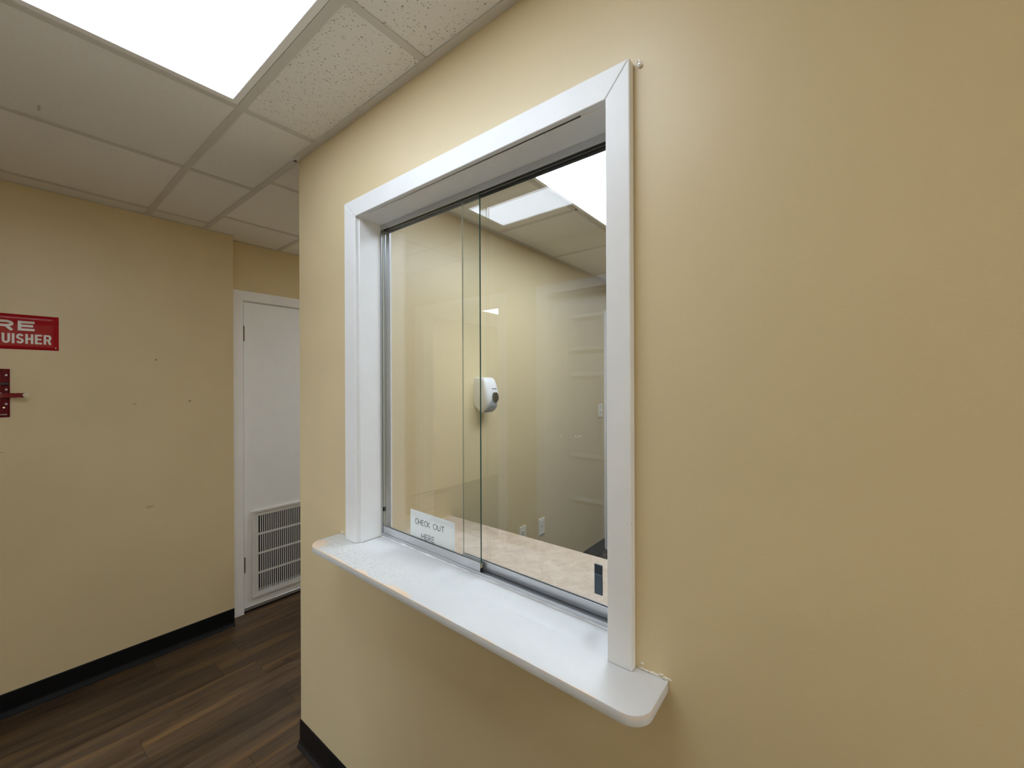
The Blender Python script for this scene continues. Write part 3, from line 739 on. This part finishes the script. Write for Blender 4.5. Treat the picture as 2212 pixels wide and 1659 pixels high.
# wall plates on the office wall
def plate(name, x0, x1, zz0, zz1, label, cat):
    t = thing(name, ((x0 + x1) / 2, Y2, (zz0 + zz1) / 2), label, cat)
    MB().box((x0, Y2 - 0.006, zz0), (x1, Y2 - 0.0002, zz1)).build('cover_plate', M_ivory, t, bevel=0.0025)
    return t
cz = 0.4685; cx = 2.1210
t = plate('power_outlet', cx - 0.035, cx + 0.035, 0.412, 0.525, 'ivory duplex power outlet low on the office wall, half behind the counter', 'outlet')
for dz in (0.0195, -0.0195):
    f = MB().cyl((cx, cz + dz), 'Y', 0.0165, Y2 - 0.0085, Y2 - 0.006, 20).build('socket', M_ivory, t, bevel=0.0008, smooth=True)
    s = MB(); s.box((cx - 0.0075, Y2 - 0.0088, cz + dz - 0.001), (cx - 0.005, Y2 - 0.0085, cz + dz + 0.008)); s.box((cx + 0.005, Y2 - 0.0088, cz + dz - 0.001), (cx + 0.0075, Y2 - 0.0085, cz + dz + 0.008)); s.cyl((cx, cz + dz - 0.0075), 'Y', 0.0025, Y2 - 0.0088, Y2 - 0.0085, 10)
    s.build('slot', M_slot, f)
MB().cyl((cx, cz), 'Y', 0.003, Y2 - 0.0072, Y2 - 0.006, 12).build('screw', M_chrome, t)
cx = 2.3380; 
t = plate('data_plate', cx - 0.035, cx + 0.035, 0.409, 0.5215, 'pale data jack plate low on the office wall, right of the power outlet', 'wall plate')
MB().box((cx - 0.018, Y2 - 0.0075, 0.4975), (cx + 0.018, Y2 - 0.006, 0.5095)).build('label_window', simple('pale_label', (0.86, 0.86, 0.84), 0.3), t, bevel=0.0006, segs=1)
MB().box((cx - 0.018, Y2 - 0.0075, 0.4200), (cx + 0.018, Y2 - 0.006, 0.4300)).build('label_window', simple('pale_label_low', (0.84, 0.83, 0.79), 0.3), t, bevel=0.0006, segs=1)
MB().box((cx - 0.004, Y2 - 0.0066, 0.4635), (cx + 0.004, Y2 - 0.0059, 0.4700)).build('jack', M_slot, t)
cx = 3.2330; cz = 1.2115
t = plate('light_switch', cx - 0.037, cx + 0.037, 1.155, 1.268, 'ivory toggle light switch on the office wall by the door casing', 'light switch')
m = MB().box((cx - 0.006, Y2 - 0.0068, cz - 0.013), (cx + 0.006, Y2 - 0.006, cz + 0.013)); m.build('switch_slot', simple('tan_slot', (0.35, 0.30, 0.2), 0.5), t)
m = MB().hexa([(cx - 0.0045, Y2 - 0.006, cz - 0.010), (cx + 0.0045, Y2 - 0.006, cz - 0.010), (cx + 0.0045, Y2 - 0.006, cz + 0.010), (cx - 0.0045, Y2 - 0.006, cz + 0.010), (cx - 0.0035, Y2 - 0.019, cz + 0.004), (cx + 0.0035, Y2 - 0.019, cz + 0.004), (cx + 0.0035, Y2 - 0.017, cz + 0.012), (cx - 0.0035, Y2 - 0.017, cz + 0.012)])
m.build('toggle', M_ivory, t)
for dz in (-0.030, 0.030): MB().cyl((cx, cz + dz), 'Y', 0.003, Y2 - 0.0072, Y2 - 0.006, 10).build('screw', M_chrome, t)

# soap dispenser
ds = thing('soap_dispenser', (1.73, Y2, 1.28), 'white wall soap dispenser with grey push lever on the office wall', 'soap dispenser')
DXL, DXR = 1.672, 1.790
prof = [(0.0, 1.476, 0.000), (0.0, 1.320, 0.0)]
def sect(zz):   # depth from the wall and half width at height zz
    pts = [(1.282, 0.050, 0.036), (1.300, 0.076, 0.044), (1.325, 0.094, 0.050), (1.360, 0.102, 0.055), (1.400, 0.098, 0.055), (1.440, 0.088, 0.052), (1.466, 0.078, 0.049), (1.475, 0.070, 0.045), (1.478, 0.056, 0.038)]
    for a, b in zip(pts, pts[1:]):
        if a[0] <= zz <= b[0]:
            f = (zz - a[0]) / (b[0] - a[0]); return a[1] + (b[1] - a[1]) * f, a[2] + (b[2] - a[2]) * f
    return pts[-1][1:]
def back(zz):   # underside sweeps up towards the wall
    return 0.0 if zz >= 1.322 else min(0.044, (1.322 - zz) * 1.15)
zs = [1.282, 1.290, 1.300, 1.312, 1.325, 1.345, 1.365, 1.385, 1.405, 1.425, 1.445, 1.460, 1.470, 1.475, 1.478]
dcx = 1.728; m = MB(); K = 0
rings = []
for zz in zs:
    d, hw = sect(zz); bk = back(zz); rc = min(0.022, hw * 0.5, (d - bk) * 0.6)
    ring = [(dcx - hw, Y2 - bk), (dcx - hw, Y2 - d + rc)]
    ring += [(dcx - hw + rc - rc * math.cos(a), Y2 - d + rc - rc * math.sin(a)) for a in [math.radians(90 * i / 5) for i in range(1, 6)]]
    ring += [(dcx + hw - rc + rc * math.sin(a), Y2 - d + rc - rc * math.cos(a)) for a in [math.radians(90 * i / 5) for i in range(0, 6)]]
    ring += [(dcx + hw, Y2 - bk)]
    rings.append([(x, y, zz) for x, y in ring])
K = len(rings[0])
for rg in rings: m.v += rg
for i in range(len(rings) - 1):
    for q in range(K):
        e = (q + 1) % K; m.f.append((i * K + q, i * K + e, (i + 1) * K + e, (i + 1) * K + q)); m.m.append(0)
m.f.append(tuple(range(K))); m.f.append(tuple((len(rings) - 1) * K + q for q in reversed(range(K)))); m.m += [0, 0]
m.build('dispenser_body', M_disp, ds, smooth=True, angle=50)
# push lever: a shield shape on the front, wider at the foot
def fy(zz): return Y2 - sect(max(1.283, min(1.477, zz)))[0]
m = MB(); L = []
for i in range(13):
    f = i / 12; zz = 1.284 + 0.092 * f
    hw = 0.037 * (1 - f ** 1.9) ** 0.75 + 0.0015
    bulge = 0.0075 + 0.014 * (1 - f) ** 1.5
    L.append([(dcx + 0.006 + a * hw, fy(zz) - bulge * (1 - a * a * 0.75), zz) for a in (-1, -0.66, -0.33, 0, 0.33, 0.66, 1)] )
for i in range(12):
    for j in range(6): m.face([L[i][j], L[i][j + 1], L[i + 1][j + 1], L[i + 1][j]])
for i in range(12):
    for j, k in ((0, -1), (6, 1)):
        a, b = L[i][j], L[i + 1][j]; m.face([a, b, (b[0], fy(b[2]) + 0.004, b[2]), (a[0], fy(a[2]) + 0.004, a[2])])
bt = L[0]; m.face([(p[0], p[1], p[2]) for p in bt] + [(bt[6][0], fy(1.284) + 0.03, 1.284), (bt[0][0], fy(1.284) + 0.03, 1.284)])
m.build('push_lever', M_lever, ds, smooth=True)
m = MB(); n = 20; zc = 1.366
front = [(dcx + 0.008 + 0.019 * math.cos(6.283 * i / n), zc + 0.029 * math.sin(6.283 * i / n)) for i in range(n)]
m.v += [(x, fy(z) - 0.0155, z) for x, z in front] + [(x, fy(z) + 0.002, z) for x, z in front]
m.f.append(tuple(reversed(range(n)))); m.m.append(0)
for i in range(n):
    j = (i + 1) % n; m.f.append((i, j, n + j, n + i)); m.m.append(0)
m.build('sight_window', M_window_dk, ds)
m = MB()
for x, wd, hh in ((-0.006, 0.004, 0.006), (-0.001, 0.0035, 0.004), (0.003, 0.0035, 0.004), (0.007, 0.003, 0.004), (0.014, 0.004, 0.004), (0.0185, 0.003, 0.004), (0.022, 0.0035, 0.006), (0.026, 0.003, 0.006)):
    zz = 1.4115; y = fy(zz) - 0.0007
    m.box((dcx + 0.002 + x, y, zz), (dcx + 0.002 + x + wd, y + 0.003, zz + hh))
m.build('printed_name', M_ink, ds)

# ---------------------------------------------------------------- doors
def casing_set(parent, pts_l, pts_r, ztop, wd, axis, face, thick, mat, sgn):
    # mitred flat casing round an opening; axis 'Y': wall faces +-Y and runs along X; axis 'X': runs along Y
    a, b = pts_l, pts_r
    f0, f1 = sorted((face, face + sgn * thick))
    polys = ([(a - wd, 0.0), (a, 0.0), (a, ztop), (a - wd, ztop + wd)], [(b, 0.0), (b + wd, 0.0), (b + wd, ztop + wd), (b, ztop)], [(a - wd, ztop + wd), (a, ztop), (b, ztop), (b + wd, ztop + wd)])
    for p in polys:
        MB().prism(p, axis, f0, f1).build('casing', mat, parent, bevel=0.002)
# closet door with a return-air grille
d1 = thing('door_1', (1.39, YD, 0), 'plain white closet door with a return air grille, in the recess', 'door', kind='structure')
casing_set(d1, CX0 + 0.0, CX1, 1.972, 0.062, 'Y', YD, 0.016, M_door_jamb, -1)
m = MB(); m.box((CX0 - 0.0009, YD, 0), (CX0 + 0.0035, YD + 0.1, 1.985)); m.box((CX1 - 0.0035, YD, 0), (CX1, YD + 0.1, 1.985)); m.box((CX0, YD, 1.968), (CX1, YD + 0.1, 1.985)); m.build('jamb', M_door_jamb, d1)
DL, DR = CX0 + 0.006, CX1 - 0.006; GX0, GX1, GZ0, GZ1 = 1.062, 1.640, 0.112, 0.598
dt = YD - 0.003
m = MB(); m.box((DL, dt, 0.018), (GX0, dt + 0.036, 1.965)); m.box((GX1, dt, 0.018), (DR, dt + 0.036, 1.965)); m.box((GX0, dt, 0.018), (GX1, dt + 0.036, GZ0)); m.box((GX0, dt, GZ1), (GX1, dt + 0.036, 1.965))
m.build('door_slab', M_door, d1)
MB().box((DL, dt - 0.006, 0.014), (DR, dt, 0.034)).build('door_sweep', M_alu, d1, bevel=0.001, segs=1)
MB().box((DL + 0.002, dt + 0.002, 0.0), (DR, dt + 0.03, 0.0135)).build('sweep_seal', M_black_plastic, d1)
for zc in (1.765, 0.305):
    h = MB()
    for k in range(5): h.cyl((DL - 0.0015, dt - 0.004), 'Z', 0.0052, zc - 0.048 + k * 0.0195, zc - 0.048 + k * 0.0195 + 0.018, 10)
    h.box((DL - 0.001, dt - 0.002, zc - 0.047), (DL + 0.005, dt + 0.002, zc + 0.047)); h.build('hinge', M_brass, d1, smooth=True)
# grille: bevelled outer rim, flat face with four rows of slots, blades behind
FX0, FX1, FZ0, FZ1 = 1.030, 1.672, 0.080, 0.634
gr = MB(); fy0 = dt - 0.012
for a, b in (((FX0, fy0, FZ0), (FX0 + 0.012, dt, FZ1)), ((FX1 - 0.012, fy0, FZ0), (FX1, dt, FZ1)), ((FX0 + 0.012, fy0, FZ0), (FX1 - 0.012, dt, FZ0 + 0.012)), ((FX0 + 0.012, fy0, FZ1 - 0.012), (FX1 - 0.012, dt, FZ1))): gr.box(a, b)
fa = dt - 0.006
for a, b in (((FX0 + 0.0135, fa, FZ0 + 0.0135), (GX0 + 0.008, fa + 0.002, FZ1 - 0.0135)), ((GX1 - 0.008, fa, FZ0 + 0.0135), (FX1 - 0.0135, fa + 0.002, FZ1 - 0.0135)), ((GX0 + 0.008, fa, FZ0 + 0.0135), (GX1 - 0.008, fa + 0.002, GZ0)), ((GX0 + 0.008, fa, GZ1), (GX1 - 0.008, fa + 0.002, FZ1 - 0.0135))): gr.box(a, b)
gr.box((FX0 + 0.012, dt - 0.002, FZ0 + 0.012), (GX0, dt, FZ1 - 0.012)); gr.box((GX0, dt - 0.002, FZ0 + 0.012), (GX1, dt, GZ0)); gr.box((GX0, dt - 0.002, GZ1), (GX1, dt, FZ1 - 0.012)); gr.box((GX1, dt - 0.002, FZ0 + 0.012), (FX1 - 0.012, dt, FZ1 - 0.012))
grille = gr.build('air_grille', M_grille, d1)
grille['label'] = 'white steel return air grille'
pitch = (GZ1 - GZ0 + 0.0125) / 4
for k in range(1, 4):
    zc = GZ0 + pitch * k - 0.0125
    MB().box((GX0 + 0.008, fa, zc), (GX1 - 0.008, fa + 0.002, zc + 0.0125)).build('cross_bar', M_grille, grille)
bl = None; x = GX0 + 0.0165; BP = 0.0127
while x < GX1 - 0.012:
    if bl is None:
        mb = MB(); mb.hexa([(0, 0, 0), (0.0062, 0.0, 0), (0.0080, 0.011, 0), (0.0068, 0.011, 0), (0, 0, GZ1 - GZ0), (0.0062, 0, GZ1 - GZ0), (0.0080, 0.011, GZ1 - GZ0), (0.0068, 0.011, GZ1 - GZ0)])
        bl = mb.build('louver_blade', M_grille, grille); b = bl
    else:
        b = bl.copy(); COL.objects.link(b); b.parent = grille
    b.location = Vector((x, fa + 0.0004, GZ0)); x += BP
MB().box((CX0 + 0.01, YD + 0.085, 0.01), (CX1 - 0.01, YD + 0.097, 1.96)).build('closet_backing', M_dark, d1)

# six-panel door and casing across the hall (seen in the glass)
d2 = thing('door_2', (XA, 1.0, 0), 'white panelled door across the hall, seen only reflected in the glass', 'door', kind='structure')
casing_set(d2, AY0, AY1, 1.995, 0.060, 'X', XA, 0.016, M_door_jamb, 1)
m = MB(); m.box((XA2, AY0, 0), (XA, AY0 + 0.016, AZ)); m.box((XA2, AY1 - 0.016, 0), (XA, AY1, AZ)); m.box((XA2, AY0, AZ - 0.016), (XA, AY1, AZ)); m.build('jamb', M_door_jamb, d2)
y0, y1 = AY0 + 0.018, AY1 - 0.018; xf = XA - 0.048
slab_o = MB().box((xf - 0.035, y0, 0.01), (xf, y1, AZ - 0.018)).build('door_slab', M_door, d2)
wy = (y1 - y0); cols = ((y0 + 0.115, y0 + wy / 2 - 0.05), (y0 + wy / 2 + 0.05, y1 - 0.115))
for za, zb in ((1.62, 1.86), (0.98, 1.51), (0.22, 0.76)):
    for ya, yb in cols:
        m = MB(); r_ = 0.022
        m.hexa([(xf, ya, za), (xf, yb, za), (xf, yb, zb), (xf, ya, zb), (xf - 0.010, ya + r_, za + r_), (xf - 0.010, yb - r_, za + r_), (xf - 0.010, yb - r_, zb - r_), (xf - 0.010, ya + r_, zb - r_)])
        m2 = MB()
        o4 = [(xf + 0.0008, ya, za), (xf + 0.0008, yb, za), (xf + 0.0008, yb, zb), (xf + 0.0008, ya, zb)]
        i4 = [(xf + 0.012, ya + r_, za + r_), (xf + 0.012, yb - r_, za + r_), (xf + 0.012, yb - r_, zb - r_), (xf + 0.012, ya + r_, zb - r_)]
        j4 = [(xf + 0.002, ya + 2 * r_, za + 2 * r_), (xf + 0.002, yb - 2 * r_, za + 2 * r_), (xf + 0.002, yb - 2 * r_, zb - 2 * r_), (xf + 0.002, ya + 2 * r_, zb - 2 * r_)]
        for A, B in ((o4, i4), (i4, j4)):
            for k in range(4): m2.face([A[k], A[(k + 1) % 4], B[(k + 1) % 4], B[k]])
        m2.face(j4); m2.build('raised_panel', M_door, slab_o)
MB().cyl((y0 + 0.065, 0.95), 'X', 0.026, xf, xf + 0.05, 18).build('door_knob', M_chrome, d2, bevel=0.006, smooth=True)
d3 = thing('door_3', (XA, 2.2, 0), 'white cased opening across the hall, seen only reflected in the glass', 'doorway', kind='structure')
casing_set(d3, BY0, BY1, 1.995, 0.062, 'X', XA, 0.016, M_door_jamb, 1)
m = MB(); m.box((XA2, BY0, 0), (XA, BY0 + 0.016, AZ)); m.box((XA2, BY1 - 0.016, 0), (XA, BY1, AZ)); m.box((XA2, BY0, AZ - 0.016), (XA, BY1, AZ)); m.build('jamb', M_door_jamb, d3)
d4 = thing('door_4', (3.78, Y2, 0), 'white door in the office wall, its casing edge just showing by the light switch', 'door', kind='structure')
casing_set(d4, DX0, DX1, DZ - 0.005, 0.062, 'Y', Y2, 0.016, M_door_jamb, -1)
m = MB(); m.box((DX0, Y2, 0), (DX0 + 0.016, YC, DZ)); m.box((DX1 - 0.016, Y2, 0), (DX1, YC, DZ)); m.box((DX0, Y2, DZ - 0.016), (DX1, YC, DZ)); m.build('jamb', M_door_jamb, d4)
MB().box((DX0 + 0.018, Y2 + 0.03, 0.01), (DX1 - 0.018, Y2 + 0.065, DZ - 0.018)).build('door_slab', M_door, d4)

# ---------------------------------------------------------------- fire extinguisher sign and bracket
sg = thing('fire_sign', (0.03, YL, 1.68), 'glossy red fire extinguisher sign with white lettering on the left wall', 'sign')
SX0, SX1, SZ0, SZ1 = -0.142, 0.198, 1.6035, 1.7585
m = MB(); nx_, nz_ = 12, 14
def sgy(u, v):   # pillowed plate, rolled edges
    e = min(min(u, 1 - u) * (SX1 - SX0), min(v, 1 - v) * (SZ1 - SZ0)); k = min(1.0, e / 0.011)
    return YL - 0.0015 - 0.0055 * math.sin(k * math.pi / 2) - 0.0035 * math.exp(-((v - 0.88) / 0.10) ** 2) * (1 if 0 < v < 1 else 0)
us = [0, 0.008, 0.018, 0.032] + [0.032 + 0.936 * i / 20 for i in range(1, 20)] + [0.968, 0.982, 0.992, 1]
vs = [0, 0.02, 0.045, 0.075] + [0.075 + 0.85 * i / 20 for i in range(1, 20)] + [0.925, 0.955, 0.98, 1]
gv = [[(SX0 + u * (SX1 - SX0), sgy(u, v), SZ0 + v * (SZ1 - SZ0)) for v in vs] for u in us]
for i in range(len(us) - 1):
    for j in range(len(vs) - 1): m.face([gv[i][j], gv[i + 1][j], gv[i + 1][j + 1], gv[i][j + 1]])
m.box((SX0 + 0.0005, YL - 0.0015, SZ0 + 0.0005), (SX1 - 0.0005, YL, SZ1 - 0.0005))
so = m.build('sign_plate', M_red, sg)
bmx = bmesh.new(); bmx.from_mesh(so.data); bmesh.ops.remove_doubles(bmx, verts=bmx.verts, dist=1e-6); bmesh.ops.recalc_face_normals(bmx, faces=bmx.faces); bmx.to_mesh(so.data); bmx.free()
for p in so.data.polygons: p.use_smooth = True
def block(p, q):      # p, q: half stroke width as a share of the letter's own width and height units
    t, o, mid = 1 - q, q, 0.51
    return {
    'F': (0.55, [[(p, 0), (p, 1)], [(p, t), (0.55, t)], [(p, mid), (0.48, mid)]]),
    'I': (2 * p, [[(p, 0.0), (p, 1)]]),
    'R': (0.62, [[(p, 0), (p, 1)], [(p, t), (0.34, t)] + arc(0.36, (t + 0.46) / 2, 0.25 - p, (t - 0.46) / 2, 90, -90, 12) + [(p, 0.46)], [(0.36, 0.46), (0.62 - p, 0.0)]]),
    'E': (0.55, [[(p, 0), (p, 1)], [(p, t), (0.55, t)], [(p, mid), (0.50, mid)], [(p, o), (0.55, o)]]),
    'X': (0.62, [[(p, 1), (0.62 - p, 0)], [(0.62 - p, 1), (p, 0)]]),
    'T': (0.55, [[(0.0, t), (0.55, t)], [(0.275, 1), (0.275, 0)]]),
    'N': (0.60, [[(p, 0), (p, 1)], [(p, 0.95), (0.60 - p, 0.05)], [(0.60 - p, 0), (0.60 - p, 1)]]),
    'G': (0.60, [arc(0.30, 0.5, 0.30 - p, 0.5 - q, 40, 320, 18) + [(0.60 - p, 0.44), (0.34, 0.44)]]),
    'U': (0.60, [[(p, 1), (p, 0.34)] + arc(0.30, 0.34, 0.30 - p, 0.34 - q, 180, 360, 14) + [(0.60 - p, 1)]]),
    'S': (0.56, [arc(0.28, 0.745 - q / 2, 0.28 - p, 0.255 - q / 2, 15, 215, 12) + arc(0.28, 0.255 + q / 2, 0.28 - p, 0.255 - q / 2, 35, -165, 12)]),
    'H': (0.60, [[(p, 0), (p, 1)], [(0.60 - p, 0), (0.60 - p, 1)], [(p, mid), (0.60 - p, mid)]]),
    }
def bow(v): return (v[0], v[1] - 0.0036 * math.exp(-(((v[2] - SZ0) / (SZ1 - SZ0) - 0.88) / 0.10) ** 2), v[2])
def sign_line(text, x_left, x_right, zb, h, lw, gap):
    wid = block(0.08, 0.08); cond = 1.0
    for _ in range(4):
        bl_ = block(lw / 2 / (h * cond), lw / 2 / h)
        cond = (x_right - x_left) / ((sum(bl_[c][0] + gap for c in text) - gap) * h)
    stroke_text(sg, M_signtext, text, Vector((x_left, YL - 0.0074, zb)), Vector((1, 0, 0)), Vector((0, 0, 1)), Vector((0, -1, 0)), h, lw, gap, bl_, cond, bow)
sign_line('FIRE', -0.072, 0.124, 1.6865, 0.0430, 0.0104, 0.12)
sign_line('EXTINGUISHER', -0.119, 0.175, 1.6290, 0.0435, 0.0076, 0.115)
for z in (SZ0 + 0.011, SZ1 - 0.011):
    for x in (SX0 + 0.010, SX1 - 0.010): MB().cyl((x, z), 'Y', 0.0026, YL - 0.0078, YL - 0.004, 10).build('rivet', M_signtext, sg)

br = thing('extinguisher_bracket', (0.0, YL, 1.41), 'dark red metal bracket with a loose strap below the fire sign', 'bracket')
BX0, BX1, BZ0, BZ1 = -0.055, 0.0525, 1.304, 1.5155
m = MB(); m.box((BX0, YL - 0.003, BZ0), (BX1, YL, BZ1)); m.box((BX1 - 0.004, YL - 0.012, BZ0 + 0.004), (BX1, YL - 0.003, BZ1 - 0.004)); m.box((BX0, YL - 0.012, BZ0 + 0.004), (BX0 + 0.004, YL - 0.003, BZ1 - 0.004))
m.box((BX0 + 0.02, YL - 0.014, BZ0 + 0.01), (BX1 - 0.022, YL - 0.003, BZ1 - 0.006))
m.build('back_plate', M_red_dk, br, bevel=0.0012, segs=1)
for z in (1.488, 1.425, 1.362): MB().cyl((0.0425, z), 'Y', 0.0040, YL - 0.0048, YL - 0.003, 12).build('rivet', M_signtext, br)
MB().cyl((0.0355, 1.3465), 'Y', 0.0034, YL - 0.0046, YL - 0.003, 12).build('screw', M_chrome, br)
MB().box((BX0 - 0.002, YL - 0.0165, 1.4455), (BX1 - 0.002, YL - 0.0125, 1.4545)).build('rubber_band', M_rub, br, bevel=0.001, segs=1)
m = MB(); m.box((BX0, YL - 0.0165, 1.3895), (0.031, YL - 0.0142, 1.4095)); 
ptsS = [(0.030, 0.0155), (0.045, 0.021), (0.062, 0.030), (0.080, 0.038), (0.096, 0.043)]
for (a, da), (b, db) in zip(ptsS, ptsS[1:]):
    m.hexa([(a, YL - da, 1.389), (b, YL - db, 1.389 + 0.002), (b, YL - db + 0.0022, 1.391), (a, YL - da + 0.0022, 1.389), (a, YL - da, 1.409), (b, YL - db, 1.410), (b, YL - db + 0.0022, 1.410), (a, YL - da + 0.0022, 1.409)])
m.build('strap', simple('red_strap', (0.20, 0.006, 0.010), 0.35), br)
m = MB(); m.cyl((0.097, 1.4005), 'Y', 0.0098, YL - 0.0455, YL - 0.0425, 16); m.box((0.094, YL - 0.0448, 1.3908), (0.101, YL - 0.0430, 1.4102)); m.build('strap_tip', M_cream, br)['label'] = 'cream vinyl strap tip'
MB().box((0.0, YL - 0.0150, 1.4108), (0.030, YL - 0.0140, 1.4122)).build('printed_line', M_signtext, br)
MB().box((BX0 + 0.03, YL - 0.0150, 1.3145), (0.0445, YL - 0.0028, 1.3185)).build('printed_line', simple('worn_edge', (0.45, 0.36, 0.30), 0.5), br)
